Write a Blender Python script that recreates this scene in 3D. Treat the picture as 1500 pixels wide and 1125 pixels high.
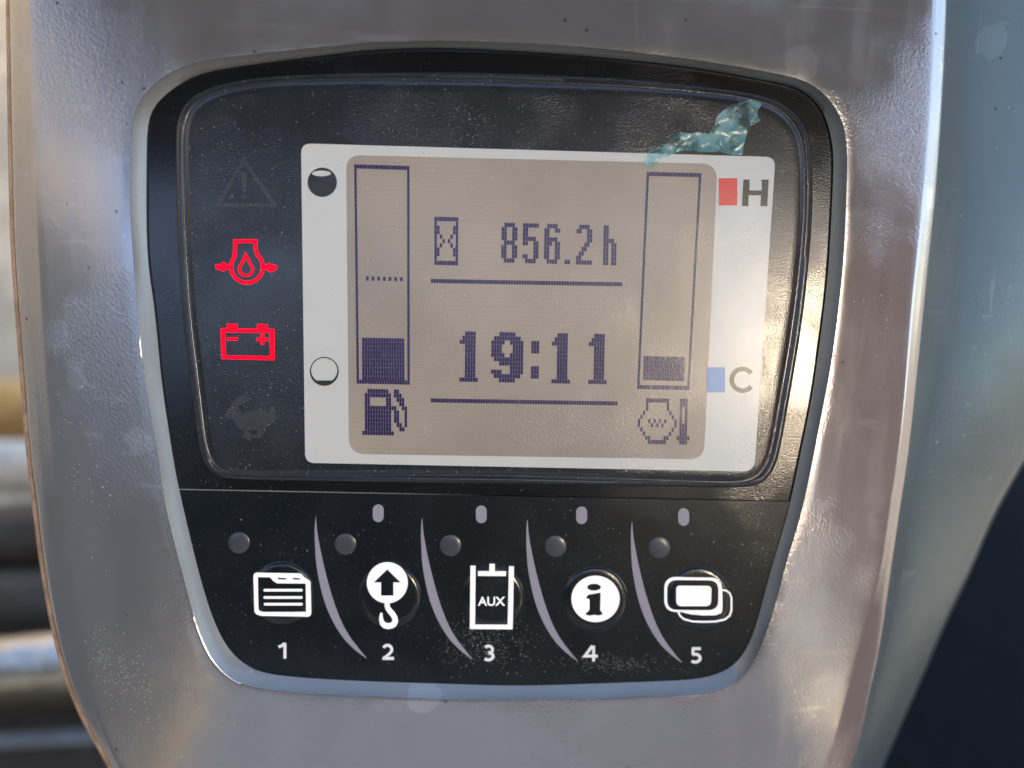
import bpy, bmesh, math, random
from mathutils import Vector, Matrix, noise
random.seed(7)
R = math.radians
sc = bpy.context.scene
for o in list(bpy.data.objects): bpy.data.objects.remove(o)

# ------------------------------------------------------------------ camera pose against the panel
# The display surround is a true rectangle; its four corners in the photograph fix how the camera
# stands to the panel plane.  F is the focal length in photo pixels (1500 wide), D the distance in m.
F, D, CX, CY = 1083.0, 0.173, 750.0, 562.5
ex = Vector((43833, 918, F)).normalized()
ey = Vector((-195, 8561, F)); ey = (ey - ex * ey.dot(ex)).normalized()     # panel "down"
nn = ex.cross(ey)                                                          # away from the viewer
O = Vector((0, 0, D))
def P(x, y, h=0.0):
    """panel coordinates (m) of the point seen at photo position x, y on the plane h metres proud of the lens"""
    d = Vector(((x - CX) / F, (y - CY) / F, 1))
    t = (O.dot(nn) - h) / d.dot(nn)
    p = d * t - O
    return Vector((p.dot(ex), -p.dot(ey), h))
TILT = 45
ROOT = Matrix.Rotation(R(90 - TILT), 4, 'X')        # panel frame -> world (x right, z up)
def W(x, y, h): return ROOT @ P(x, y, h)

cam = bpy.data.cameras.new('camera'); co = bpy.data.objects.new('camera', cam); sc.collection.objects.link(co)
cm = Matrix(((ex.x, -ex.y, -ex.z, -O.dot(ex)),
             (-ey.x, ey.y, ey.z, O.dot(ey)),
             (-nn.x, nn.y, nn.z, O.dot(nn)),
             (0, 0, 0, 1)))
co.matrix_world = ROOT @ cm
cam.sensor_width = 36; cam.lens = 36 * F / 1500
cam.clip_start = 0.005; cam.clip_end = 500
cam.dof.use_dof = True; cam.dof.focus_distance = D - 0.002; cam.dof.aperture_fstop = 4.2
sc.camera = co

# ------------------------------------------------------------------ world, sun, exposure
_v = (P(1215, 540, 0) - Vector((-O.dot(ex), O.dot(ey), O.dot(nn)))).normalized()
SUNL = Vector((_v.x, _v.y, -_v.z))                   # towards the sun, in panel coordinates: glare at the right of the cover
sunw = (ROOT.to_3x3() @ SUNL).normalized()
w = bpy.data.worlds.new("World"); sc.world = w; w.use_nodes = True
nt = w.node_tree; nt.nodes.clear()
sky = nt.nodes.new('ShaderNodeTexSky'); sky.sky_type = 'NISHITA'; sky.sun_disc = False
sky.sun_elevation = math.asin(sunw.z); sky.sun_rotation = math.atan2(sunw.x, sunw.y)
sky.air_density = 1.0; sky.dust_density = 1.5
bg = nt.nodes.new('ShaderNodeBackground'); bg.inputs[1].default_value = 0.15
wo = nt.nodes.new('ShaderNodeOutputWorld'); nt.links.new(sky.outputs[0], bg.inputs[0]); nt.links.new(bg.outputs[0], wo.inputs[0])
sl = bpy.data.lights.new('sun', 'SUN'); sl.energy = 1.5; sl.angle = R(11); sl.color = (1, 0.81, 0.57)
so = bpy.data.objects.new('sun', sl); sc.collection.objects.link(so)
so.rotation_euler = sunw.to_track_quat('Z', 'Y').to_euler()
sc.view_settings.view_transform = 'Standard'; sc.view_settings.look = 'None'
sc.view_settings.exposure = 1.75; sc.view_settings.gamma = 1.0
sc.cycles.use_denoising = True
sc.cycles.max_bounces = 6

# ------------------------------------------------------------------ helpers
def link(name, me, mat=None, parent=None, **kw):
    o = bpy.data.objects.new(name, me); sc.collection.objects.link(o)
    if mat is not None and me is not None: me.materials.clear(); me.materials.append(mat)
    if parent: o.parent = parent
    for k, v in kw.items(): o[k] = v
    return o
def smooth(me, ang=35):
    for p in me.polygons: p.use_smooth = True
    bm = bmesh.new(); bm.from_mesh(me)
    for e in bm.edges:
        if len(e.link_faces) == 2 and e.calc_face_angle(0) > R(ang): e.smooth = False
    bm.to_mesh(me); bm.free()
def mesh(name, vs, fs, sm=None):
    me = bpy.data.meshes.new(name); me.from_pydata([tuple(v) for v in vs], [], fs); me.validate(); me.update()
    if sm: smooth(me, sm)
    return me

class M:
    """small node-material builder"""
    def __init__(s, name):
        s.m = bpy.data.materials.new(name); s.m.use_nodes = True; s.t = s.m.node_tree
        s.b = s.t.nodes['Principled BSDF']; s.tc = s.n('ShaderNodeTexCoord').outputs['Object']
    def n(s, ty, **kw):
        x = s.t.nodes.new(ty)
        for k, v in kw.items(): setattr(x, k, v)
        return x
    def l(s, a, b): s.t.links.new(a, b)
    def set(s, **kw):
        for k, v in kw.items():
            s.b.inputs[k.replace('_', ' ')].default_value = (*v, 1) if isinstance(v, tuple) else v
        return s
    def noise(s, scale, detail=3, rough=.55, stretch=None, dist=0):
        n = s.n('ShaderNodeTexNoise'); n.inputs['Scale'].default_value = scale
        n.inputs['Detail'].default_value = detail; n.inputs['Roughness'].default_value = rough; n.inputs['Distortion'].default_value = dist
        if stretch:
            mp = s.n('ShaderNodeMapping'); mp.inputs['Scale'].default_value = stretch[:3]
            if len(stretch) > 3: mp.inputs['Rotation'].default_value = (0, 0, R(stretch[3]))
            s.l(s.tc, mp.inputs[0]); s.l(mp.outputs[0], n.inputs[0])
        else: s.l(s.tc, n.inputs[0])
        return n.outputs['Fac']
    def ramp(s, src, a, b, lo=0.0, hi=1.0):
        r = s.n('ShaderNodeMapRange', interpolation_type='SMOOTHSTEP')
        for i, v in enumerate((a, b, lo, hi)): r.inputs[i + 1].default_value = v
        s.l(src, r.inputs[0]); return r.outputs[0]
    def math(s, op, a, b):
        r = s.n('ShaderNodeMath', operation=op)
        for i, v in enumerate((a, b)):
            if isinstance(v, (int, float)): r.inputs[i].default_value = v
            else: s.l(v, r.inputs[i])
        return r.outputs[0]
    def mix(s, fac, a, b):
        r = s.n('ShaderNodeMix', data_type='RGBA')
        if isinstance(fac, (int, float)): r.inputs['Factor'].default_value = fac
        else: s.l(fac, r.inputs['Factor'])
        for nm, v in (('A', a), ('B', b)):
            i = [q for q in r.inputs if q.name == nm and q.type == 'RGBA'][0]
            if isinstance(v, tuple): i.default_value = (*v, 1)
            else: s.l(v, i)
        return [q for q in r.outputs if q.type == 'RGBA'][0]
    def bump(s, h, strength, dist, into=('Normal',), prev=None):
        b = s.n('ShaderNodeBump'); b.inputs['Strength'].default_value = strength; b.inputs['Distance'].default_value = dist
        s.l(h, b.inputs['Height'])
        if prev is not None: s.l(prev, b.inputs['Normal'])
        for i in into: s.l(b.outputs[0], s.b.inputs[i])
        return b.outputs[0]

def specks(m, scale, size, density):
    """dust grains: small dots of a Voronoi pattern, most cells left empty"""
    v = m.n('ShaderNodeTexVoronoi'); v.inputs['Scale'].default_value = scale; m.l(m.tc, v.inputs['Vector'])
    dot = m.ramp(v.outputs['Distance'], size, size * .5)
    sep = m.n('ShaderNodeSeparateColor'); m.l(v.outputs['Color'], sep.inputs[0])
    keep = m.ramp(sep.outputs[0], 1 - density, 1 - density + .01)
    return m.math('MULTIPLY', dot, keep)

def cover_bump(m, amp=1.0, into=('Normal', 'Coat Normal')):
    """the same uneven, grimy skin over everything that lies under the clear cover"""
    fine = m.noise(2400, 2, .6)
    mid = m.noise(420, 2, .5)
    big = m.ramp(m.noise(45, 2, .5), .42, .66)
    h = m.math('ADD', m.math('MULTIPLY', fine, m.math('ADD', .2, big)), m.math('MULTIPLY', mid, m.math('MULTIPLY', big, .5)))
    return m.bump(h, 1.0, 0.000075 * amp, into)

def gloss(name, col, rough=.35, coat=1.0, crough=.16, amp=1.0, dust=.5, spec=.3, dustcol=(.45, .46, .46)):
    m = M(name); m.set(Roughness=rough, Coat_Weight=coat, Coat_Roughness=crough, Specular_IOR_Level=spec)
    d1 = specks(m, 1100, .20, .12); d2 = specks(m, 2300, .3, .12)
    film = m.ramp(m.noise(60, 4, .6), .40, .75, 0, .07)
    d = m.math('ADD', m.math('MULTIPLY', m.math('MAXIMUM', d1, m.math('MULTIPLY', d2, .5)), dust), m.math('MULTIPLY', film, dust))
    m.l(m.mix(d, col, dustcol), m.b.inputs['Base Color'])
    cover_bump(m, amp)
    return m.m

def paint(name, col, rough, metallic, scratch=.35, bumpamp=1.0):
    """silver moulded plastic: orange peel in patches, wiped-on grime, dried drops, fine scratches"""
    m = M(name); m.set(Metallic=metallic, Specular_IOR_Level=.5)
    cloud = m.ramp(m.noise(28, 5, .6), .35, .7)
    wipe = m.ramp(m.noise(120, 4, .65, (1, .18, 1, 8)), .45, .72)
    v = m.n('ShaderNodeTexVoronoi'); v.inputs['Scale'].default_value = 62; v.inputs['Randomness'].default_value = 1
    wob = m.n('ShaderNodeVectorMath', operation='MULTIPLY_ADD'); wn = m.n('ShaderNodeTexNoise'); wn.inputs['Scale'].default_value = 260
    m.l(m.tc, wn.inputs[0]); m.l(wn.outputs['Color'], wob.inputs[0]); wob.inputs[1].default_value = (.004, .004, .004); m.l(m.tc, wob.inputs[2])
    m.l(wob.outputs[0], v.inputs['Vector'])
    sp = m.n('ShaderNodeSeparateColor'); m.l(v.outputs['Color'], sp.inputs[0])
    drops = m.math('MULTIPLY', m.ramp(v.outputs['Distance'], .27, .22), m.ramp(sp.outputs[0], .80, .81))
    gr = specks(m, 420, .2, .03)
    wht = specks(m, 520, .18, .035)
    c1 = m.mix(m.math('MULTIPLY', cloud, .22), col, tuple(c * .72 for c in col))
    c2 = m.mix(m.math('MULTIPLY', wipe, .12), c1, tuple(min(1, c * 1.35) for c in col))
    c3 = m.mix(m.math('MULTIPLY', drops, .36), c2, tuple(min(1, c * 1.6) for c in col))
    c4 = m.mix(m.math('MULTIPLY', gr, .8), c3, (.03, .03, .028))
    s1 = m.ramp(m.noise(420, 1, .4, (.035, 1, 1, 28)), .70, .73); s2 = m.ramp(m.noise(380, 1, .4, (.03, 1, 1, -12)), .71, .74)
    s3 = m.ramp(m.noise(500, 1, .4, (1, .03, 1, 4)), .71, .74)
    scr = m.math('MULTIPLY', m.math('MAXIMUM', m.math('MAXIMUM', s1, s2), s3), m.ramp(m.noise(50, 2, .5), .45, .65))
    c5 = m.mix(m.math('MULTIPLY', scr, scratch), c4, (.75, .75, .73))
    m.l(m.mix(m.math('MULTIPLY', wht, .5), c5, (.8, .8, .78)), m.b.inputs['Base Color'])
    r = m.math('ADD', rough, m.math('MULTIPLY', m.math('ADD', m.math('MULTIPLY', cloud, .07), m.math('MULTIPLY', wipe, .06)), 1))
    m.l(r, m.b.inputs['Roughness'])
    peel = m.noise(1500, 3, .62)
    patch = m.ramp(m.noise(26, 3, .6), .44, .60, .10, 1)
    brushed = m.noise(900, 3, .6, (.12, 1, 1, 12))
    h = m.math('ADD', m.math('MULTIPLY', peel, patch), m.math('MULTIPLY', brushed, .07))
    m.bump(h, 1.0, 0.0001 * bumpamp)
    return m.m

def flat(name, col, rough=.5, spec=.5, metallic=0, emit=None, es=1, bump=None):
    m = M(name); m.set(Base_Color=col, Roughness=rough, Specular_IOR_Level=spec, Metallic=metallic)
    if emit: m.set(Emission_Color=emit, Emission_Strength=es)
    if bump:
        f = m.ramp(m.noise(bump[0], 4, .6), .3, .7)
        m.l(m.mix(f, tuple(c * .7 for c in col), tuple(min(1, c * 1.25) for c in col)), m.b.inputs['Base Color'])
        m.bump(m.noise(bump[0] * 2, 4, .6), 1, bump[1])
    return m.m

MAT = dict(
    bezel=paint('silver_paint', (.46, .45, .455), .155, .76),
    lip=paint('moulded_lip', (.31, .335, .345), .32, .4, .1, bumpamp=.6),
    cowl=paint('grey_blue_paint', (.13, .185, .21), .32, .55, .08, bumpamp=.5),
    rim=flat('worn_tan_rim', (.42, .27, .18), .45, bump=(300, .0004)),
    black=gloss('black_gloss', (.006, .0065, .008), .2, 1, .10, .5, .12),
    lens=gloss('black_cover_print', (.016, .018, .022), .3, 1, .14, 1.0, .45),
    button_black=gloss('button_foil', (.003, .006, .009), .3, .9, .07, .45, .2),
    white=gloss('white_print', (.66, .68, .655), .5, 1, .22, .7, .15),
    white_text=gloss('dark_print', (.016, .016, .018), .5, 1, .22, .7, .15),
    red_print=gloss('red_print', (.75, .05, .04), .5, 1, .22, .7, .2),
    blue_print=gloss('blue_print', (.05, .25, .62), .5, 1, .22, .7, .2),
    seg=gloss('lcd_segment', (.014, .007, .088), .45, 1, .2, .8, .08),
    faint=gloss('unlit_symbol', (.036, .038, .043), .5, 1, .2, .9, .4),
    lavender=gloss('lavender_print', (.34, .335, .40), .5, .6, .2, .6, .1),
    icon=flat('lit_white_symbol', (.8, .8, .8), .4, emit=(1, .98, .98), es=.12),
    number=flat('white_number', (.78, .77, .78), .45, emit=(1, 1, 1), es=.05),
    red_lit=flat('lit_red_symbol', (.45, .0, .008), .5, .15, emit=(1, .0, .022), es=.40),
    dot=gloss('smoked_window', (.055, .06, .075), .4, .6, .2, .5, .1),
)
# lcd: beige reflector with a faint cell grid
m = M('lcd_glass'); m.set(Roughness=.5, Coat_Weight=1.0, Coat_Roughness=.22, Specular_IOR_Level=.3)
def grid(m, axis, pitch):
    s = m.n('ShaderNodeSeparateXYZ'); m.l(m.tc, s.inputs[0])
    f = m.math('FRACT', m.math('DIVIDE', m.math('ADD', s.outputs[axis], 1.0), pitch), 0)
    return m.math('GREATER_THAN', f, .82)
g = m.math('MAXIMUM', grid(m, 0, .000623), grid(m, 1, .00102))
c = m.mix(m.math('MULTIPLY', g, .16), (.44, .38, .30), (.30, .25, .205))
c = m.mix(m.ramp(m.noise(17, 3, .55), .36, .64, 0, .75), c, (.32, .275, .235))  # mottling imitates uneven reflections, put into the base colour
c = m.mix(m.math('MULTIPLY', specks(m, 900, .25, .1), .35), c, (.7, .68, .6))
m.l(c, m.b.inputs['Base Color']); cover_bump(m, .8)
MAT['lcd'] = m.m

# ------------------------------------------------------------------ outlines traced from the photograph
OPEN = [(500,78),(333,100),(277,115),(233,147),(218,173),(215,233),(216,367),(227,458),(237,558),(248,635),(258,695),(270,750),(290,833),
        (310,900),(333,948),(363,976),(400,988),(500,996),(667,1002),(773,1004),(933,999),(1000,996),(1035,992),(1067,980),(1090,957),(1107,917),
        (1127,843),(1154,750),(1177,642),(1190,575),(1207,452),(1215,367),(1221,233),(1217,200),(1208,167),(1190,143),(1167,128),(1117,117),
        (1000,97),(833,80),(667,71),(567,72)]
RIDGE = [(500,66),(333,84),(267,97),(217,130),(200,157),(193,187),(191,300),(195,375),(202,458),(212,558),(227,648),(244,745),(267,840),
         (288,915),(310,965),(335,991),(370,1007),(433,1015),(500,1019),(667,1025),(833,1025),(967,1020),(1020,1018),(1052,1013),(1078,1000),(1100,975),
         (1117,940),(1133,893),(1150,830),(1175,745),(1200,625),(1217,535),(1227,462),(1236,370),(1241,240),(1239,200),(1231,168),(1207,137),
         (1183,119),(1133,107),(1000,85),(833,67),(667,60),(567,61)]
EDGE = [(43,-60),(43,100),(49,300),(54,375),(63,500),(77,650),(88,740),(100,840),(117,940),(134,1020),(163,1100),(215,1180),(330,1225),
        (520,1240),(760,1245),(980,1235),(1110,1200),(1180,1158),(1220,1095),(1253,975),(1273,900),(1290,830),(1304,740),(1322,620),
        (1337,450),(1345,375),(1358,230),(1366,100),(1370,0),(1370,-80),(1340,-170),(1230,-215),(1000,-235),(700,-240),(350,-235),(130,-215),(60,-150)]
SIDE = [(16,-60),(16,100),(20,300),(23,375),(32,500),(43,640),(54,740),(67,840),(86,940),(107,1010),(135,1070),(160,1112),(215,1215),(330,1262),
        (520,1278),(760,1282),(980,1270),(1130,1230),(1215,1180),(1252,1110),(1275,1010),(1290,940),(1303,850),(1318,750),(1333,650),
        (1351,480),(1360,390),(1373,260),(1382,120),(1387,0),(1387,-90),(1352,-190),(1240,-240),(1000,-262),(700,-268),(350,-262),(115,-240),(38,-165)]
C0 = (715.0, 545.0)
def catmull(pts, k=8):
    n = len(pts); out = []
    for i in range(n):
        p0, p1, p2, p3 = [Vector(pts[(i + j) % n]) for j in (-1, 0, 1, 2)]
        for s in range(k):
            t = s / k
            out.append(.5 * ((2 * p1) + (p2 - p0) * t + (2 * p0 - 5 * p1 + 4 * p2 - p3) * t * t + (3 * p1 - p0 - 3 * p2 + p3) * t ** 3))
    return out
NS = 360
def polar(pts, n=NS):
    """resample a star-shaped closed outline along n rays from C0"""
    q = catmull(pts); c = Vector(C0); out = []
    for i in range(n):
        a = 2 * math.pi * i / n; d = Vector((math.cos(a), math.sin(a))); best = None
        for j in range(len(q)):
            u, v = q[j] - c, q[(j + 1) % len(q)] - c
            cu, cv = d.cross(u), d.cross(v)
            if cu * cv <= 0 and cu != cv:
                p = u + (v - u) * (cu / (cu - cv))
                t = p.dot(d)
                if t > 0 and (best is None or t > best): best = t
        out.append((d, (best)))
    rs = [b for _, b in out]
    for _ in range(3): rs = [(rs[i-1] + 2 * rs[i] + rs[(i+1) % n]) / 4 for i in range(n)]
    return [c + d * r for (d, _), r in zip(out, rs)]
def lerp(A, B, t): return [a + (b - a) * t for a, b in zip(A, B)]
def loft(rings, cap=False, jitter=None):
    """rings: list of (outline in photo pixels, height m)"""
    vs, fs = [], []; n = len(rings[0][0])
    for k, (r, h) in enumerate(rings):
        for p in r: vs.append(P(p[0], p[1], h))
    for k in range(len(rings) - 1):
        for i in range(n):
            j = (i + 1) % n
            fs.append((k * n + i, k * n + j, (k + 1) * n + j, (k + 1) * n + i))
    if cap:
        k = (len(rings) - 1) * n if cap == 'last' else 0
        fs.append(tuple(range(k, k + n)) if cap == 'last' else tuple(range(n - 1, -1, -1)))
    return vs, fs
def shape(name, loops, h, thick, mat, parent, pix=True, bevel=0.0, **kw):
    """closed outlines (even-odd) filled and given a thickness; top face lies h above the lens"""
    cu = bpy.data.curves.new('c', 'CURVE'); cu.dimensions = '2D'; cu.fill_mode = 'BOTH'; cu.extrude = thick / 2
    cu.bevel_depth = bevel
    for lp in loops:
        s = cu.splines.new('POLY'); s.points.add(len(lp) - 1); s.use_cyclic_u = True
        for i, p in enumerate(lp):
            q = P(p[0], p[1], h) if pix else p
            s.points[i].co = (q[0], q[1], 0, 1)
    t = bpy.data.objects.new('c', cu); sc.collection.objects.link(t)
    bpy.context.view_layer.update()
    me = bpy.data.meshes.new_from_object(t.evaluated_get(bpy.context.evaluated_depsgraph_get()))
    bpy.data.objects.remove(t)
    for v in me.vertices: v.co.z += h - thick / 2
    me.name = name
    return link(name, me, mat, parent, **kw)
def text(name, body, box, h, thick, mat, parent, bold=0.0, **kw):
    """letters fitted into a photo-pixel box x0,y0,x1,y1"""
    cu = bpy.data.curves.new('t', 'FONT'); cu.body = body; cu.extrude = thick / 2; cu.offset = bold
    t = bpy.data.objects.new('t', cu); sc.collection.objects.link(t); bpy.context.view_layer.update()
    me = bpy.data.meshes.new_from_object(t.evaluated_get(bpy.context.evaluated_depsgraph_get())); bpy.data.objects.remove(t)
    xs = [v.co.x for v in me.vertices]; ys = [v.co.y for v in me.vertices]
    x0, x1, y0, y1 = min(xs), max(xs), min(ys), max(ys)
    for v in me.vertices:
        u, w_ = (v.co.x - x0) / (x1 - x0), (v.co.y - y0) / (y1 - y0)
        q = P(box[0] + u * (box[2] - box[0]), box[3] + w_ * (box[1] - box[3]), h)
        v.co = (q.x, q.y, h - thick / 2 + v.co.z)
    me.name = name
    return link(name, me, mat, parent, **kw)
def rrect(q, r, n=8):
    """rounded quadrilateral from four corners (px)"""
    out = []
    for i in range(4):
        p, a, b = Vector(q[i]), Vector(q[i - 1]), Vector(q[(i + 1) % 4])
        rr = r[i] if isinstance(r, (list, tuple)) else r
        s, e = p + (a - p).normalized() * rr, p + (b - p).normalized() * rr
        for k in range(n + 1):
            t = k / n; t2 = (1 - t); out.append(s * t2 * t2 + p * 2 * t * t2 * 1.0 + e * t * t)
    return out
def box4(x0, y0, x1, y1): return [(x0, y0), (x1, y0), (x1, y1), (x0, y1)]
def ellipse(cx, cy, rx, ry=None, n=48, a0=0, a1=360):
    ry = ry or rx
    m_ = n if a1 - a0 >= 360 else n + 1
    return [(cx + rx * math.cos(R(a0 + (a1 - a0) * i / n)), cy + ry * math.sin(R(a0 + (a1 - a0) * i / n))) for i in range(m_)]
def stroke(pts, wd, closed=False, taper=None):
    """outline of a thick polyline; returns one loop, or two when closed"""
    n = len(pts); L, Rr = [], []
    for i in range(n):
        p = Vector(pts[i])
        a = Vector(pts[(i - 1) % n]) if (closed or i > 0) else None
        b = Vector(pts[(i + 1) % n]) if (closed or i < n - 1) else None
        d1 = (p - a).normalized() if a is not None else (b - p).normalized()
        d2 = (b - p).normalized() if b is not None else d1
        n1, n2 = Vector((-d1.y, d1.x)), Vector((-d2.y, d2.x))
        mm = (n1 + n2).normalized(); k = 1 / max(.45, mm.dot(n1))
        hw = (taper[i] if taper else wd) / 2 * k
        L.append(p + mm * hw); Rr.append(p - mm * hw)
    return [L, Rr] if closed else [L + Rr[::-1]]

# ------------------------------------------------------------------ the console
console = bpy.data.objects.new('monitor_console', None); sc.collection.objects.link(console)
console.matrix_world = ROOT
console['label'] = 'silver grey machine monitor console with black display, hour meter reading and five numbered buttons'
console['category'] = 'control panel'

o_, r_, e_, s_ = polar(OPEN), polar(RIDGE), polar(EDGE), polar(SIDE)
mm_ = .001
prof = [(o_, -2.2*mm_), (o_, .6*mm_), (lerp(o_, r_, .45), 1.7*mm_), (lerp(o_, r_, .82), 3.0*mm_), (lerp(o_, r_, .95), 3.45*mm_), (r_, 3.65*mm_),
        (lerp(r_, e_, .02), 3.68*mm_)]
for k in range(1, 13):
    t = k / 12
    prof.append((lerp(r_, e_, .03 + .94 * t), (3.64 - 3.3 * t ** 1.06) * mm_))
prof += [(e_, .15*mm_), (lerp(e_, s_, .10), -.12*mm_), (lerp(e_, s_, .5), -.95*mm_), (lerp(e_, s_, .86), -1.75*mm_), (lerp(e_, s_, .97), -2.3*mm_), (s_, -3.2*mm_), (s_, -7.5*mm_)]
vs, fs = loft(prof)
# slight unevenness of the moulding
fs = [f[::-1] for f in fs]
lip = mesh('bezel_lip', vs, [f for f in fs if min(f) < NS * 4], 60); bmv = bmesh.new(); bmv.from_mesh(lip)
bmesh.ops.delete(bmv, geom=[v for v in bmv.verts if not v.link_faces], context='VERTS'); bmv.to_mesh(lip); bmv.free()
link('bezel_lip', lip, MAT['lip'], console)
bz = mesh('bezel', vs, [f for f in fs if min(f) >= NS * 4], 60); bmv = bmesh.new(); bmv.from_mesh(bz)
bmesh.ops.delete(bmv, geom=[v for v in bmv.verts if not v.link_faces], context='VERTS'); bmv.to_mesh(bz); bmv.free()
link('bezel', bz, MAT['bezel'], console)
# rear housing rim, seen as a thin worn line outside the left edge
def widen(A, px): 
    c = Vector(C0); return [a + (a - c).normalized() * px for a in A]
rim = [(s_, -6.5*mm_), (widen(s_, 1), -5.6*mm_), (widen(s_, 4), -5.6*mm_), (widen(s_, 7), -6.4*mm_), (widen(s_, 7), -10*mm_), (widen(s_, 2), -22*mm_)]
lr = [i for i in range(NS)]
vs, fs = loft(rim)
fs = [f for f in fs if 95 < f[0] % NS < 250]                  # only the free left side
me = mesh('rear_shell', vs, [f[::-1] for f in fs], 40)
link('rear_shell', me, MAT['rim'], console)

# side cowl to the right: grid from the bezel's outer edge to its free lower-right edge
L_ = [(1400,-140),(1387,-60),(1386,0),(1382,120),(1373,260),(1360,390),(1351,480),(1333,650),(1318,750),(1303,850),(1290,940),(1275,1010),(1258,1110),(1225,1200),(1190,1280)]
Rt = [(1860,-140),(1850,-60),(1830,60),(1790,170),(1740,270),(1680,375),(1630,460),(1545,600),(1463,742),(1420,838),(1382,918),(1350,992),(1304,1096),(1262,1200),(1225,1280)]
Lc, Rc = catmull(L_)[:-8 * 1 - 0], catmull(Rt)[:-8]
Lc = Lc[:8 * (len(L_) - 1)]; Rc = Rc[:8 * (len(Rt) - 1)]
NU = 14; vs, fs = [], []
for a, b in zip(Lc, Rc):
    for k in range(NU + 4):
        if k <= NU:
            t = k / NU; h = -.0040 - .0165 * t ** 1.5 - .002 * t
            q = a + (b - a) * (t * .985)
            q = Vector((q.x - (8 if k == 0 else 0), q.y))
        else:
            j = k - NU; q = a + (b - a) * (.985 + .005 * j); h = -.0225 - (.001, .003, .03)[j - 1]
        vs.append(P(q[0], q[1], h))
n = NU + 4
for i in range(len(Lc) - 1):
    for k in range(n - 1): fs.append((i * n + k, (i + 1) * n + k, (i + 1) * n + k + 1, i * n + k + 1))
me = mesh('side_cowl', vs, fs, 60); link('side_cowl', me, MAT['cowl'], console)

# black surround under the opening, upper part, and the button foil below the seam
def clipy(loop, side):
    """keep the part of an outline above / below the seam line"""
    seam = lambda x: 716 + (x - 262) * .0195
    out = []; n = len(loop)
    for i in range(n):
        a, b = Vector(loop[i]), Vector(loop[(i + 1) % n])
        ia = (a.y - seam(a.x)) * side > 0; ib = (b.y - seam(b.x)) * side > 0
        if ia: out.append(a)
        if ia != ib:
            fa, fb = a.y - seam(a.x), b.y - seam(b.x); out.append(a + (b - a) * (fa / (fa - fb)))
    return out
big = widen(o_, 6)
shape('surround', [clipy(big, -1)], 0.0, .0015, MAT['black'], console)
foil = shape('button_foil', [[(p[0], p[1] + 1.5) for p in clipy(big, 1)]], 0.00035, .0015, MAT['button_black'], console, bevel=0.0)

# clear-cover plate: stepped, rounded rim
LENS = [(520,107),(400,112),(330,122),(283,140),(262,168),(258,215),(260,330),(268,460),(280,560),(290,640),(297,672),(306,690),(322,699),(360,702),
        (560,706),(760,709),(960,712),(1085,714),(1112,710),(1128,697),(1140,668),(1155,590),(1172,490),(1184,390),(1190,300),(1188,220),(1180,186),(1160,160),(1125,142),
        (1060,130),(960,119),(830,111),(680,106)]
C1 = C0; C0 = (715.0, 420.0)
l_ = polar(LENS)
def inset(A, px): return widen(A, -px)
rings = [(l_, -.2*mm_), (l_, .35*mm_), (inset(l_, 1.2), .7*mm_), (inset(l_, 3), .85*mm_), (inset(l_, 8), .85*mm_), (inset(l_, 10), .6*mm_), (inset(l_, 12), .5*mm_),
         (inset(l_, 15), .55*mm_), (inset(l_, 18), .8*mm_), (inset(l_, 21), .9*mm_), (inset(l_, 32), .9*mm_), (inset(l_, 50), .92*mm_)]
vs, fs = loft(rings); k = len(vs); vs.append(P(*C0, .92*mm_))
b0 = (len(rings) - 1) * NS
fs += [(b0 + i, b0 + (i + 1) % NS, k) for i in range(NS)]
C0 = C1
me = mesh('display_cover', vs, [f[::-1] for f in fs], 50)
cover = link('display_cover', me, MAT['lens'], console)
H0 = .92 * mm_; T = .00012
def on(k): return H0 + T * k / 2

frame_q = [(441,210),(1136,230),(1105,691),(447,678)]
lcd_q = [(507,227),(1051,240),(1031,673),(511,665)]
white = shape('white_surround', [rrect(frame_q, [15,15,18,14]), rrect(lcd_q, [22,24,22,24])], on(1), T, MAT['white'], console)
shape('red_mark', [box4(1053,261,1080,301)], on(2), T, MAT['red_print'], white)
shape('blue_mark', [box4(1036,538,1062,575)], on(2), T, MAT['blue_print'], white)
shape('hot_letter', [[(1089,263),(1098,263),(1098,279),(1116,279),(1116,263),(1126,263),(1124,302),(1114,302),(1115,286),(1097,286),(1096,302),(1087,302)]], on(2), T, MAT['white_text'], white)
cpts = ellipse(1088, 556.5, 16, 15.8, 30, 38, 322)
shape('cold_letter', stroke(cpts, 6.5), on(2), T, MAT['white_text'], white)
# full / empty tank marks
shape('full_mark', [ellipse(472, 267, 21.5), ellipse(471, 254, 14, 4.2, 24)], on(2), T, MAT['white_text'], white)
seg = ellipse(475, 544, 20.5, n=40, a0=40, a1=140)
shape('empty_mark', [ellipse(475, 544, 21.2), ellipse(475, 542.6, 19.2, 18.2)], on(2), T, MAT['white_text'], white)
shape('empty_mark_base', [ellipse(475, 543.5, 20.4, n=24, a0=43, a1=137)], on(3), T, MAT['white_text'], white)

lcd = shape('lcd_screen', [rrect(lcd_q, [22,24,22,24])], on(.4), T, MAT['lcd'], console)
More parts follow.
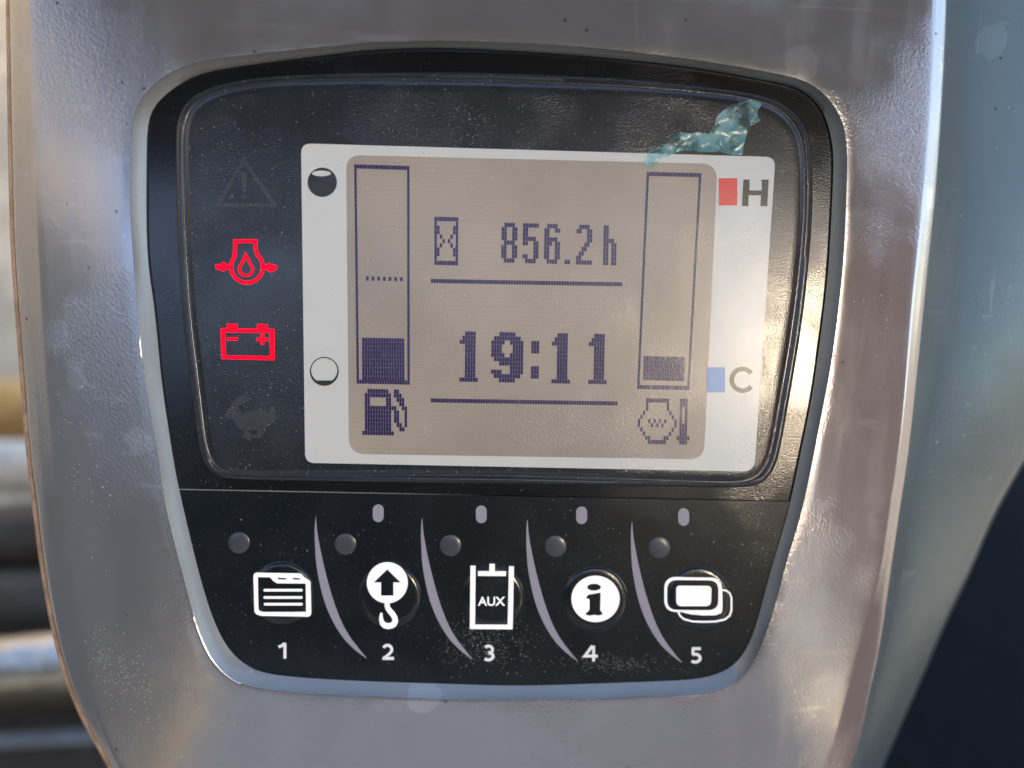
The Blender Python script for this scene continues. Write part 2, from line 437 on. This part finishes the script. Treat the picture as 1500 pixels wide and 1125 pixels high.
# --- lcd cells, each figure its own piece
GAP = .045
def cells(name, quad, rows, parent=lcd):
    """bitmap mapped onto a photo quad TL,TR,BR,BL"""
    nr, nc = len(rows), len(rows[0]); vs, fs = [], []
    tl, tr, br, bl = [Vector(q) for q in quad]
    def at(u, v): return (tl * (1 - u) + tr * u) * (1 - v) + (bl * (1 - u) + br * u) * v
    h0, h1 = on(.3), on(1.1)
    for r in range(nr):
        for c in range(nc):
            if rows[r][c] != '#': continue
            b = len(vs); g = GAP
            j = lambda: random.uniform(-.02, .02)
            cs = [((c + g + j()) / nc, (r + g * .35 + j()) / nr), ((c + 1 - g + j()) / nc, (r + g * .35 + j()) / nr), ((c + 1 - g + j()) / nc, (r + 1 - g * .35 + j()) / nr), ((c + g + j()) / nc, (r + 1 - g * .35 + j()) / nr)]
            for h in (h0, h1):
                for u, v in cs: q = at(u, v); vs.append(P(q[0], q[1], h))
            fs.append((b + 7, b + 6, b + 5, b + 4))
            for k in range(4): fs.append((b + k, b + 4 + k, b + 4 + (k + 1) % 4, b + (k + 1) % 4))
    return link(name, mesh(name, vs, fs), MAT['seg'], parent)
def glyph(name, x, y, rows, cw, ch, sx=.024, sy=-.018):
    nc, nr = len(rows[0]), len(rows)
    return cells(name, [(x, y), (x + nc * cw, y + nc * cw * sx), (x + nc * cw + nr * ch * sy, y + nc * cw * sx + nr * ch), (x + nr * ch * sy, y + nr * ch)], rows)
G = {
 '8': [".####.","##..##","##..##","##..##",".####.","##..##","##..##","##..##",".####."],
 '5': ["######","##....","##....","#####.","##..##","....##","....##","##..##",".####."],
 '6': [".####.","##..##","##....","#####.","###.##","##..##","##..##","##..##",".####."],
 '.': ["..","..","..","..","..","..","..","..","##"],
 '2': [".####.","##..##","....##","....##","...##.","..##..",".##...","##....","######"],
 'h': ["##...","##...","##...","####.","##.##","##.##","##.##","##.##","##.##"],
}
for ch_, x in (('8',735),('5',766.2),('6',797.6),('.',828.2),('2',844.6),('h',884.3)):
    glyph('hour_digit' if ch_.isdigit() else ('decimal_point' if ch_ == '.' else 'hour_letter'), x, 326 + (x - 735) * .0265, G[ch_], 3.9, 6.5)
one = ["..####.", ".#####.", "######."] + ["..####."] * 8 + ["#######"]
nine = ["...######...",".##########.","#####..#####","####....####","####....####","#####..#####",".###########","...#########",".......#####","####...#####",".##########.","...######..."]
colon = ["...","...","###","###","###","...","...","...","###","###","###","..."]
glyph('clock_digit', 673.6, 485.2, one, 3.92, 6.15, .02, -.012)
glyph('clock_digit', 719.9, 486.0, nine, 3.92, 6.15, .02, -.012)
glyph('clock_colon', 778.4, 487.0, colon, 3.92, 6.15, .02, -.012)
glyph('clock_digit', 808.6, 487.8, one, 3.92, 6.15, .02, -.016)
glyph('clock_digit', 862.6, 488.6, one, 3.92, 6.15, .02, -.018)
cells('rule_line', [(631,408.5),(912,413.5),(911.5,419.5),(631,414.5)], ['#' * 72])
cells('rule_line', [(631,583.5),(905,588),(905,594),(631,589.5)], ['#' * 72])
hg = ["#########","#.......#","##.....##","##.....##","#.#...#.#","#..#.#..#","#.#...#.#","##.....##","##.....##","#.......#","#########"]
cells('hourglass_symbol', [(636.2,317.4),(671.6,318.2),(671,389),(636.2,388)], hg)
def frame(name, q, nc, nr):
    cells(name, q, ['#' * nc] + ['#' + '.' * (nc - 2) + '#'] * (nr - 2) + ['#' * nc])
frame('fuel_gauge_frame', [(518.6,240.5),(600,243),(600.4,563.6),(522.4,562)], 21, 51)
frame('temperature_gauge_frame', [(947.3,251.5),(1027.8,253.5),(1010,571.6),(933,570)], 21, 51)
cells('fuel_gauge_bar', [(530.2,494.6),(592.2,495.6),(592.8,557.5),(530.4,557)], ['#' * 16] * 10)
cells('temperature_gauge_bar', [(943,521.4),(1004,523),(1003,558.4),(941.6,557)], ['#' * 16] * 6)
cells('fuel_mark_line', [(536,404.5),(590,406),(590,412),(536,411)], ['#.#.#.#.#.#.#'])
pump = ["..########..##...",".##########.###..",".##......##..###.",".##......##...##.",".############..##",".##########.##..#",".##########.##..#",
        ".##########.##..#",".##########..##.#",".##########...##.","############....."]
glyph('fuel_pump_symbol', 530.3, 569.4, pump, 3.88, 6.15, .02, .004)
eng = ["...#########........","...#.......#....###.","...#.......#....#.#.","..#.........#...#.#.",".#...........#..#.#.","#...#.#.#.#...#.#.#.","#....#.#.#....#.###.",
       ".#...........#..###.","..#.........#...###.","...##.....##...#####","....#######.....###."]
eng[0] = "...#########....###."
glyph('coolant_symbol', 934.7, 583, eng, 3.83, 6.1, .016, -.02)

# --- tell-tale lamps left of the display
def lamp(name, loops_list, mat, **kw):
    e = None
    for nm, loops in loops_list:
        o = shape(nm if e else name, loops, on(1), T, mat, e or console)
        if e is None: e = o
    for k, v in kw.items(): e[k] = v
    return e
tri = lambda k: [(357, 229 + 10 * k), (408 - 11 * k, 303 - 5 * k), (313 + 11 * k, 303 - 5 * k)]
lamp('warning_triangle_lamp', [('a', [tri(0), tri(1)]), ('exclamation_bar', [[(352,252),(362,252),(360,281),(355,281)]]), ('exclamation_dot', [ellipse(357.5,288,4,n=16)])], MAT['faint'])
body = [(342,353)] + [(345,353),(376,353)] 
th = lambda a: (361.7 + 23.2 * math.cos(R(a)), 391 + 23.2 * math.sin(R(a)))
outl = [(344.3,353.2),(374.4,353.2),(374.4,366.5)] + [th(a) for a in range(-47, 228, 11)] + [(344.3,366.5)]
drop = [(359.7,373.5)] + [(360.3 + 9.8 * math.cos(R(a)), 394.5 + 9.0 * math.sin(R(a))) for a in range(-28, 209, 12)]
lamp('oil_pressure_lamp', [('a', stroke(outl, 5.6, True)), ('oil_drop', stroke(drop, 4.2, True)),
     ('arrow', [[(315,387),(324,387),(326,383),(337,389),(337,393),(326,398),(323,395.5),(316,395)]]),
     ('arrow', [[(387,389),(394,385),(397,387),(405,388),(405.5,394),(399,399),(394,398),(387,394)]])], MAT['red_lit'], label='oil pressure lamp lit red')
lamp('battery_lamp', [('a', [[(323,480.7),(332,480.7),(332.5,474),(348,474.3),(348,481),(376,481.5),(376.5,474.5),(392.4,475),(392.4,481.5),(402,482),(402.3,527.8),(324.3,526)],
     [(330,487),(331,520.5),(395.5,521.5),(394.5,488)]]), ('minus_sign', [box4(332.5,494,348.5,499)]),
     ('plus_sign', [[(381.6,489.5),(387,489.5),(387,494.6),(392.5,494.6),(392.5,499.8),(387,499.8),(387,505),(381.6,505),(381.6,499.8),(376,499.8),(376,494.6),(381.6,494.6)]])], MAT['red_lit'], label='battery charge lamp lit red')
hare = [(145,855),(190,800),(222,745),(270,712),(320,720),(345,745),(318,760),(272,782),(245,795),(262,825),(275,860),(310,835),(370,820),(440,822),(480,838),(490,795),(518,805),(531,850),
        (523,900),(480,940),(442,965),(436,1010),(400,1035),(345,1030),(347,1055),(310,1035),(275,1030),(293,985),(270,970),(235,930),(205,890),(165,892)]
hh = [(325,976),(360,968),(397,972),(392,1002),(335,1004)]
f2 = lambda L: [(300 + x / 5.114, 440 + y / 5.114) for x, y in L]
lamp('hare_symbol_lamp', [('a', [catmull(f2(hare), 4), f2(hh)])], MAT['faint'])

# ------------------------------------------------------------------ buttons
HF = .00035
def dome(cx, cy, r, h=.0006):
    n = 64; vs, fs = [], []
    prof_ = [(1.0, 0), (.985, .25), (.95, .55), (.90, .8), (.85, .95), (.78, 1.0), (.4, 1.04)]
    for k, (f, z) in enumerate(prof_):
        for p in ellipse(cx, cy, r * f, n=n): vs.append(P(p[0], p[1], HF + h * z))
    for k in range(len(prof_) - 1):
        for i in range(n):
            j = (i + 1) % n; fs.append((k * n + j, k * n + i, (k + 1) * n + i, (k + 1) * n + j))
    vs.append(P(cx, cy, HF + h * 1.05)); b = (len(prof_) - 1) * n
    fs += [(b + (i + 1) % n, b + i, len(vs) - 1) for i in range(n)]
    return mesh('button', vs, fs, 60)
HB = HF + .0006 * 1.05 + .00008; TB = .00018
def arc(cx, cy, rx, ry, a0, a1, n=12): return [(cx + rx * math.cos(R(a0 + (a1 - a0) * i / n)), cy + ry * math.sin(R(a0 + (a1 - a0) * i / n))) for i in range(n + 1)]
DIG = {   # centre lines in a unit box, y down
 1: [[(.02, .26), (.42, .16), (.72, .02)], [(.74, 0), (.74, 1)]],
 2: [arc(.46, .36, .36, .28, 205, 375) + [(.66, .60), (.36, .80), (.14, .92)], [(.04, .92), (1.0, .92)]],
 3: [arc(.44, .30, .36, .22, 215, 450), arc(.42, .71, .42, .23, 270, 500)],
 4: [[(.62, .0), (.06, .66), (1.0, .66)], [(.70, .0), (.70, 1)]],
 5: [[(.92, .08), (.22, .08), (.18, .47)], arc(.40, .68, .46, .25, 238, 495)],
}
c7 = lambda x, y: (330 + x / 5.172, 820 + y / 5.172)
c6 = lambda x, y: (800 + x / 5., 800 + y / 5.)
c5 = lambda x, y: (620 + x / 4.167, 730 + y / 4.167)
def mp(f, L): return [f(*p) for p in L]
def pill(x0, x1, y, r): return ellipse(x1, y, r, n=10, a0=-90, a1=90) + ellipse(x0, y, r, n=10, a0=90, a1=270)
folder = [c7(*p) for p in rrect([(213,98),(578,103),(650,430),(220,425)], [0.1]*4, 1)]
folder = mp(c7, [(213,130),(217,108),(232,98),(560,103),(578,110),(598,135),(635,158),(645,172),(651,400),(646,422),(628,432),(270,425),(235,413),(220,392)])
folder_in = mp(c7, [(246,131),(338,133),(362,160),(392,179),(609,181),(612,396),(280,396),(258,388),(250,376)])
d1 = mp(c7, [(390,137),(455,138),(468,150),(405,150)]); d2 = mp(c7, [(503,138),(560,139),(572,151),(518,151)])
arrow = mp(c7, [(1227,73),(1328,172),(1273,172),(1273,272),(1180,272),(1180,172),(1125,172)])
hk = [(1227,322),(1226,345),(1232,368),(1248,390),(1268,412),(1284,440),(1287,465),(1278,487),(1258,500),(1234,504),(1208,498),(1190,482),(1181,455),(1180,430),(1182,402)]
hook = stroke(mp(c7, hk), 0, taper=[7.6]*3 + [8]*3 + [8.4]*5 + [7.2,6,5,3.2])
ibody = mp(c6, [(295,375),(312,356),(350,349),(390,342),(398,346),(398,400),(396,460),(402,478),(412,490),(408,503),(382,508),(350,505),(320,509),(293,503),(292,490),(310,476),(317,458),(317,392),(300,386)])
r1o = mp(c6, rrect([(866,226),(1286,232),(1296,492),(866,480)], [90,80,95,85])); r1i = mp(c6, rrect([(886,248),(1262,252),(1262,470),(886,468)], [75,70,75,75]))
scr = mp(c6, rrect([(953,290),(1212,292),(1208,440),(953,440)], [30,30,40,40]))
back = stroke(mp(c6, [(1288,322),(1320,326),(1345,345),(1358,378),(1358,470),(1345,510),(1310,538),(1240,553),(1150,555),(1070,552),(1010,535),(982,512),(968,484)]), 2.6)
wedge = mp(c6, [(1275,375),(1292,382),(1291,470),(1282,492),(1240,507),(1150,508),(1060,500),(985,482),(1100,478),(1190,478),(1240,465),(1268,430)])
icons = {
  1: [('folder_symbol', [folder, folder_in, d1, d2]), ('text_line', [mp(c7, pill(299,576,231,10))]), ('text_line', [mp(c7, pill(299,576,286,10))]), ('text_line', [mp(c7, pill(301,577,337,10))])],
  2: [('arrow_disc', [ellipse(567.3,853.8,30,30,64), arrow]), ('hook_symbol', hook)],
  3: [('cylinder_symbol', [mp(c5, [(288,412),(320,413),(316,772),(515,772),(523,415),(554,416),(546,800),(284,798)])]), ('piston_symbol', [mp(c5, [(334,445),(403,445),(404,400),(437,401),(437,446),(505,446),(504,475),(334,474)])])],
  4: [('info_disc', [ellipse(872.4,877.4,35.4,34,72), mp(c6, ellipse(351,301,50,25)), catmull(ibody, 3)])],
  5: [('screen_outline', [r1o, r1i]), ('screen_symbol', [scr]), ('back_screen_outline', back), ('screen_edge', [wedge])],
}
spots = [(413,868,46),(571,873,46),(722,874,46),(872,877,48),(1024,877,48)]
blab = ['black membrane button with white folder symbol', 'black membrane button with white arrow and hook symbol', 'black membrane button with white cylinder symbol reading AUX',
        'black membrane button with white letter i disc', 'black membrane button with two overlapping screen outlines']
nums = [(408,942,420.5,964.8),(559.5,943.5,577,966.4),(708.6,944.6,724.6,968.2),(855.5,946,875.5,969),(1012,948.4,1028,971.6)]
for i, (cx, cy, r) in enumerate(spots):
    b = link('button', dome(cx, cy, r), MAT['button_black'], console, label=blab[i])
    for nm, loops in icons[i + 1]: shape(nm, loops, HB, TB, MAT['icon'], b)
    if i == 2: text('lettering', 'AUX', (700,874.2,740,887.6), HB, TB, MAT['icon'], b, .02)
    x0, y0, x1, y1 = nums[i]
    sk = [[(x0 + u * (x1 - x0), y0 + v * (y1 - y0)) for u, v in L] for L in DIG[i + 1]]
    ob = None
    for L in sk:
        me_ = shape('number', stroke(L, 4.2), HF + .00008 + (.00002 if ob else 0), .0001, MAT['number'], console)
        if ob is None: ob = me_
        else:
            bm = bmesh.new(); bm.from_mesh(ob.data); bm.from_mesh(me_.data); bm.to_mesh(ob.data); bm.free(); bpy.data.objects.remove(me_)
for x, y in ((350,795),(506,797),(660,799),(814,800),(966,802)):
    n = 40; vs, fs = [], []
    pr = [(1.0, 0.00002), (.9, .00012), (.6, .00022), (.3, .00026)]
    for f, z in pr:
        for p in ellipse(x, y, 15.6 * f, n=n): vs.append(P(p[0], p[1], HF + z))
    for k in range(3):
        for i in range(n): j = (i + 1) % n; fs.append((k*n+j, k*n+i, (k+1)*n+i, (k+1)*n+j))
    fs.append(tuple(range(4*n-1, 3*n-1, -1)))
    link('indicator_window', mesh('indicator_window', vs, fs, 60), MAT['dot'], console)
for x, y in ((554,752),(705,753.5),(852,755),(1001.5,757.5)):
    shape('tick_mark', [ellipse(x, y + 4.8, 8, 8, n=12, a0=0, a1=180) + ellipse(x, y - 5, 8, 8, n=12, a0=180, a1=360)], HF + .00006, .0001, MAT['lavender'], console)
cl = [(462.6,757),(461,775),(461.5,800),(464,831),(472,870),(484,903),(501,932),(519,951),(537,964.5)]
cr = [(527,952),(512,932),(499,908),(486,872),(475,831),(467.9,798),(464.2,775)]
for k, (dx, dy, sx) in enumerate(((0,0,0),(155.7,1.5,-4),(310,4,-6),(463.3,6.5,-10))):
    q = [(x + dx + sx * .12 * (y - 757) / 207, y + dy) for x, y in catmull(cl + cr, 5)]
    shape('divider', [q], HF + .00006, .0001, MAT['lavender'], console)

# dust lying on the display and the foil, one uncountable lot; then grains imitating glints
def in_poly(x, y, A):
    c = False; n = len(A)
    for i in range(n):
        x1, y1 = A[i]; x2, y2 = A[i - 1]
        if (y1 > y) != (y2 > y) and x < (x2 - x1) * (y - y1) / (y2 - y1) + x1: c = not c
    return c
vs, fs = [], []
cnt = 0
while cnt < 1300:
    x, y = random.uniform(225, 1210), random.uniform(80, 990)
    if not in_poly(x, y, o_): continue
    up = y < 700
    if up and not in_poly(x, y, inset(l_, 14) if cnt % 50 == 0 else l_): continue
    if noise.noise(Vector((x / 130, y / 130, 3))) < random.uniform(-.6, .5): continue
    r = random.choice((.3, .35, .4, .5, .6, .8)) * random.uniform(.7, 1.2)
    if random.random() < .03: r *= 1.7
    h = on(1.2) if up else HF
    b = len(vs); n = 6; el = random.uniform(.6, 1.5); a0 = random.uniform(0, 3)
    for f, z in ((1, -.00002), (.6, r * .00007)):
        for i in range(n):
            a = a0 + 2 * math.pi * i / n; vs.append(P(x + r * f * math.cos(a) * el, y + r * f * math.sin(a) / el, h + z))
    for i in range(n): j = (i + 1) % n; fs.append((b + j, b + i, b + n + i, b + n + j))
    fs.append(tuple(range(b + 2*n - 1, b + n - 1, -1)))
    cnt += 1
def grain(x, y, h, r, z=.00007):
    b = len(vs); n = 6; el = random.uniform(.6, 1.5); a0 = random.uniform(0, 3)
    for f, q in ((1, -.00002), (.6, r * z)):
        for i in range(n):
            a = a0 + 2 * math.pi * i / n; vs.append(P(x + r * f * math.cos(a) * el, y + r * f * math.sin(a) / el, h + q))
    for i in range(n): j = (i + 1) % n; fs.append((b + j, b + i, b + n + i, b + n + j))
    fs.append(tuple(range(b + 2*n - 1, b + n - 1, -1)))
dust_vs, dust_fs = vs, fs; vs, fs = [], []
for cx, cy, sx, sy, n_ in ((712, 942, 36, 22, 620), (712, 900, 14, 6, 60), (895, 972, 38, 7, 320), (1008, 196, 24, 14, 130), (692, 188, 16, 20, 90), (560, 690, 200, 5, 40)):  # pale greenish grains clustered to imitate glints in the gloss
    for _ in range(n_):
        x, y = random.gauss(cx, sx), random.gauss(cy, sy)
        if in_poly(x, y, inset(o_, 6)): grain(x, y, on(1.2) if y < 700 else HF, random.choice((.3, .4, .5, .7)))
MAT['dust'] = flat('dust', (.42, .42, .40), .2, .8)
link('glint_grains', mesh('glint_grains', vs, fs, 60), flat('glint_grains', (.42, .47, .40), .15, .9), console, kind='stuff')
link('dust', mesh('dust', dust_vs, dust_fs, 60), MAT['dust'], console, kind='stuff')

vs, fs = [], []
for cx, cy, sx, sy, n_, lean in ((172, 985, 24, 32, 170, .5), (120, 700, 22, 55, 60, .2), (1240, 1030, 40, 40, 70, 0), (1290, 420, 22, 60, 60, 0), (700, 1060, 330, 30, 40, 0)):
    for _ in range(n_):
        y = random.gauss(cy, sy); x = random.gauss(cx, sx) + lean * (y - cy)
        if in_poly(x, y, inset(e_, 8)) and not in_poly(x, y, widen(r_, 6)):
            tt = (Vector((x, y)) - Vector(C0)); q = tt.normalized()
            k = int((math.atan2(q.y, q.x) % (2 * math.pi)) / (2 * math.pi) * NS) % NS
            ri, ro = (r_[k] - Vector(C0)).length, (e_[k] - Vector(C0)).length
            t_ = max(0, min(1, ((tt.length - ri) / (ro - ri) - .02) / .96))
            grain(x, y, (3.64 - 3.3 * t_ ** 1.06) * mm_ + .00006, random.choice((.35, .5, .7)), .0001)
link('scuffed_grains', mesh('scuffed_grains', vs, fs, 60), flat('scuffed_grains', (.6, .62, .58), .2, .8), console, kind='stuff')

# ------------------------------------------------------------------ torn scrap of protective film on the cover
FILM = [(150,690),(175,620),(205,560),(290,530),(370,490),(430,410),(520,402),(580,408),(640,395),(735,410),(770,355),(790,330),(810,260),(900,180),(1010,120),(1060,122),(1100,100),(1220,135),
        (1185,200),(1190,260),(1215,290),(1130,340),(1095,400),(1080,440),(1055,530),(1045,600),(980,608),(900,592),(820,580),(700,580),(640,575),(520,565),(400,600),(300,650),(260,690),(225,728),(190,712)]
fl = [Vector((920 + x / 6.25, 130 + y / 6.25)) for x, y in FILM]
from mathutils.geometry import delaunay_2d_cdt
pts = [p.copy() for p in catmull([tuple(p) for p in fl], 3)]
nb = len(pts)
for gx in range(940, 1118, 2):
    for gy in range(144, 250, 2):
        x, y = gx + random.uniform(-.6, .6), gy + random.uniform(-.6, .6)
        if in_poly(x, y, [tuple(p) for p in pts[:nb]]): pts.append(Vector((x, y)))
r = delaunay_2d_cdt(pts, [(i, (i + 1) % nb) for i in range(nb)], [list(range(nb))], 1, 1e-5)
def fz(p):
    a = noise.noise(Vector((p[0] / 9, p[1] / 9, 0))); b = noise.noise(Vector((p[0] / 28, p[1] / 28, 5)))
    c = 1 - abs(noise.noise(Vector((p[0] / 16, p[1] / 16, 9)))) * 2
    return on(3) + .0001 + max(0, .00005 * a + .0002 * b + .0002 * c ** 5 + .0001)
fm = mesh('film_scrap', [P(p[0], p[1], fz(p)) for p in r[0]], [tuple(f) for f in r[2]])
for p in fm.polygons: p.use_smooth = True
if fm.polygons[0].normal.z < 0:
    fm.flip_normals()
m = M('teal_film'); t = m.t; t.nodes.remove(m.b)
out = [x for x in t.nodes if x.type == 'OUTPUT_MATERIAL'][0]
df = m.n('ShaderNodeBsdfPrincipled'); df.inputs['Roughness'].default_value = .22; df.inputs['Specular IOR Level'].default_value = .9
m.b = df
m.l(m.mix(m.ramp(m.noise(160, 3, .6), .35, .65), (.18, .50, .54), (.46, .80, .82)), df.inputs['Base Color'])
m.bump(m.noise(420, 3, .6), 1, .00003)
tr = m.n('ShaderNodeBsdfTransparent'); tr.inputs[0].default_value = (.80, .96, .97, 1)
mx = m.n('ShaderNodeMixShader'); m.l(m.ramp(m.noise(210, 2, .5), .36, .60, .06, .5), mx.inputs[0]); m.l(tr.outputs[0], mx.inputs[1]); m.l(df.outputs[0], mx.inputs[2]); m.l(mx.outputs[0], out.inputs[0])
film = link('film_scrap', fm, m.m, None, label='torn scrap of pale teal protective film stuck over the display corner by the letter H', category='film scrap')
film.matrix_world = ROOT

# ------------------------------------------------------------------ what lies behind the console, left
def tube(name, pts, r, mat, label, cat, seg=24, group=None):
    """round bar through world points; the mesh is local to its first point"""
    vs, fs = [], []; base = pts[0]
    for i, p in enumerate(pts):
        d = (pts[min(i + 1, len(pts) - 1)] - pts[max(i - 1, 0)]).normalized()
        u = d.orthogonal().normalized() if i == 0 else (u - d * u.dot(d)).normalized()
        v = d.cross(u)
        for k in range(seg):
            a = 2 * math.pi * k / seg; vs.append(p - base + (u * math.cos(a) + v * math.sin(a)) * r)
    for i in range(len(pts) - 1):
        for k in range(seg): j = (k + 1) % seg; fs.append((i*seg+k, i*seg+j, (i+1)*seg+j, (i+1)*seg+k))
    fs.append(tuple(range(seg - 1, -1, -1))); fs.append(tuple(range((len(pts)-1)*seg, len(pts)*seg)))
    o = link(name, mesh(name, vs, fs, 50), mat, None, label=label, category=cat)
    o.location = base
    if group: o['group'] = group
    return o
MAT['chrome'] = flat('bright_steel', (.62, .60, .55), .22, metallic=.9, bump=(30, .002))
MAT['rubber'] = flat('black_rubber', (.022, .020, .018), .38, bump=(70, .003))
MAT['yellow'] = flat('ochre_paint', (.62, .36, .10), .5, bump=(20, .001))
MAT['blue_steel'] = flat('blue_grey_steel', (.16, .20, .24), .4, metallic=.3, bump=(25, .001))
def line(x0, y0, x1, y1, h, sag=0):
    out = []
    for i in range(13):
        t = i / 12; p = W(x0 + (x1 - x0) * t, y0 + (y1 - y0) * t, h); p.z -= sag * math.sin(math.pi * t); out.append(p)
    return out
tube('ochre_rail', line(-420, 585, 330, 618, -.42), .026, MAT['yellow'], 'blurred ochre rail beside the left edge of the console, above the white tube', 'rail')
tube('white_tube', line(-420, 672, 330, 692, -.30), .017, flat('white_tube_paint', (.62,.60,.54), .45, bump=(25, .001)), 'blurred whitish tube crossing behind the console just under the ochre rail', 'tube')
hz_ = tube('rubber_hose', line(-420, 800, 330, 752, -.24, .015), .021, MAT['rubber'], 'upper of the two black rubber hoses behind the console, below the whitish tube', 'hose', group='hoses behind the console')
tube('rubber_hose', line(-420, 872, 330, 880, -.21, .01), .019, MAT['rubber'], 'lower of the two black rubber hoses behind the console, right above the bright steel pipe', 'hose', group='hoses behind the console')
tube('steel_pipe', line(-420, 1015, 330, 938, -.17), .0125, MAT['chrome'], 'bright bare steel pipe at the lower left behind the console', 'pipe')
tube('steel_bar', line(-420, 1110, 330, 1066, -.175), .0035, MAT['blue_steel'], 'thin blue grey bar below the bright steel pipe at the lower left', 'bar')
tube('black_hose', line(-420, 1125, 330, 1085, -.22, .0), .034, MAT['rubber'], 'thick black hose at the lowest left corner, under the thin blue grey bar', 'hose')

# ------------------------------------------------------------------ setting: cab shell and site, mostly unseen and shaped for reflections (world metres, z up)
def slab(name, x0, x1, y0, y1, z0, z1, mat, **kw):
    me = bpy.data.meshes.new(name); bm = bmesh.new(); bmesh.ops.create_cube(bm, size=1)
    for v in bm.verts: v.co = Vector(((x0+x1)/2 + v.co.x*(x1-x0), (y0+y1)/2 + v.co.y*(y1-y0), (z0+z1)/2 + v.co.z*(z1-z0)))
    bmesh.ops.bevel(bm, geom=bm.edges[:], offset=min(x1-x0, y1-y0, z1-z0)*.15, segments=2, affect='EDGES')
    bm.to_mesh(me); bm.free()
    return link(name, me, mat, None, kind='structure', **kw)
MAT['ground'] = flat('sandy_ground', (.50, .41, .29), .9, .2, bump=(6, .02))
MAT['cabdark'] = flat('dark_cab_plastic', (.035, .036, .035), .6, bump=(40, .001))
MAT['cabfloor'] = flat('black_floor_mat', (.004, .006, .008), .8, .15, bump=(60, .001))
MAT['cabbrown'] = flat('brown_trim', (.70, .44, .34), .7, bump=(15, .001))
MAT['cablight'] = flat('light_grey_trim', (.66, .65, .68), .8, bump=(15, .001))
me = mesh('ground', [(-60,-60,-1.6),(60,-60,-1.6),(60,60,-1.6),(-60,60,-1.6)], [(0,1,2,3)]); link('ground', me, MAT['ground'], kind='structure')
slab('cab_floor', -.06, .9, -1.3, 1.0, -.62, -.58, MAT['cabfloor'])
slab('reflection_cab_roof', -.77, .94, -.56, .0, .80, .85, MAT['cabdark'])
slab('sky_blocker_panel', .66, .945, -1.12, -.565, .80, .85, MAT['cabbrown'])  # added out of view to keep sky out of the right bezel's reflection
slab('reflection_cab_wall', .95, 1.0, -1.12, -.31, -.58, 1.15, MAT['cabbrown'])
slab('reflection_cab_rear_wall', -.62, .93, -1.36, -1.30, -.58, .30, MAT['cablight'])
MAT['doorgrey'] = flat('blue_grey_door_trim', (.10, .14, .16), .6, bump=(15, .001))
slab('reflection_cab_door', -.80, -.76, -1.25, -.28, -.58, .50, MAT['doorgrey'])
slab('reflection_rear_window_sill', -.62, .93, -1.35, -1.29, .30, .44, MAT['cabdark'])
for a, b in ((-.62, -.10), (.05, .16), (.36, .93)): slab('reflection_rear_window_pillar', a, b, -1.35, -1.30, .44, .62, MAT['cabdark'])  # unseen; gaps placed to reflect as bright patches by the buttons
slab('reflection_rear_window_header', -.62, .93, -1.35, -1.29, .62, .76, MAT['cabdark'])
# unseen bank to the left, added for its tan reflection in the bezel
vs, fs = [], []
for i in range(60):
    for k in range(14):
        y = -9 + i * .3; t = k / 13
        vs.append((-3.2 - 3.5 * t + .5 * noise.noise(Vector((y, t * 3, 1))), y, -1.62 + 6.2 * math.sin(t * math.pi * .55) * (1 + .25 * noise.noise(Vector((y * .5, t, 7))))))
for i in range(59):
    for k in range(13): fs.append((i*14+k, (i+1)*14+k, (i+1)*14+k+1, i*14+k+1))
link('tan_reflection_bank', mesh('tan_reflection_bank', vs, fs, 60), MAT['ground'], kind='structure')

# trees around the site (they show as broken highlights in the gloss)
MAT['leaf'] = flat('leaves', (.05, .085, .03), .6)
MAT['bark'] = flat('bark', (.09, .065, .045), .9)
def tree_meshes(seed):
    rnd = random.Random(seed); vs, fs = [], []
    clumps = [(Vector((rnd.gauss(0, 1.1), rnd.gauss(0, 1.1), rnd.uniform(2.2, 5.2))), rnd.uniform(.5, 1.0)) for _ in range(22)]
    for c_, r_0 in clumps:
        for _ in range(130):
            p = c_ + Vector((rnd.gauss(0, 1), rnd.gauss(0, 1), rnd.gauss(0, .8))) * r_0 * .55
            u = Vector((rnd.gauss(0, 1), rnd.gauss(0, 1), rnd.gauss(0, 1))).normalized() * .11; v = u.orthogonal().normalized() * .07
            b = len(vs); vs += [p - u, p + v, p + u, p - v]; fs.append((b, b+1, b+2, b+3))
    crown = mesh('crown', vs, fs)
    vs, fs = [], []
    for i in range(7):
        for k in range(10):
            a = 2*math.pi*k/10; rr = .17 * (1 - .1 * i); vs.append((rr*math.cos(a) + .05*math.sin(i), rr*math.sin(a), i * .6))
    for i in range(6):
        for k in range(10): j = (k+1) % 10; fs.append((i*10+k, i*10+j, (i+1)*10+j, (i+1)*10+k))
    return crown, mesh('trunk', vs, fs, 60)
tm = [tree_meshes(s) for s in (1, 2)]
TL = {0: 'small leafy tree outside the cab door, nearer the added bank', 1: 'small leafy tree outside the cab door, farther forward', 2: 'tall leafy tree behind the machine in line with the console',
      3: 'unseen leafy tree added to the right behind the machine to dim the sun on the display', 4: 'leafy tree far behind the machine to the right', 5: 'tall leafy tree behind the machine to the left of the console'}  # the tree in the sun's path is added to dim the glare
for i, (x, y, s) in enumerate(((-3.4,-3.9,.52),(-2.6,-1.9,.36),(.25,-6.2,1.2),(2.15,-3.95,1.0),(5.5,-9,.95),(-2.6,-6.0,1.25))):
    e = bpy.data.objects.new('tree', None); sc.collection.objects.link(e); e.location = (x, y, -1.6); e.scale = (s, s, s); e.rotation_euler.z = i * 1.3
    e['label'] = TL[i]; e['category'] = 'tree'; e['group'] = 'trees around the site'
    for nm, me, mt in (('crown', tm[i % 2][0], 'leaf'), ('trunk', tm[i % 2][1], 'bark')):
        link(nm, me, MAT[mt], e)
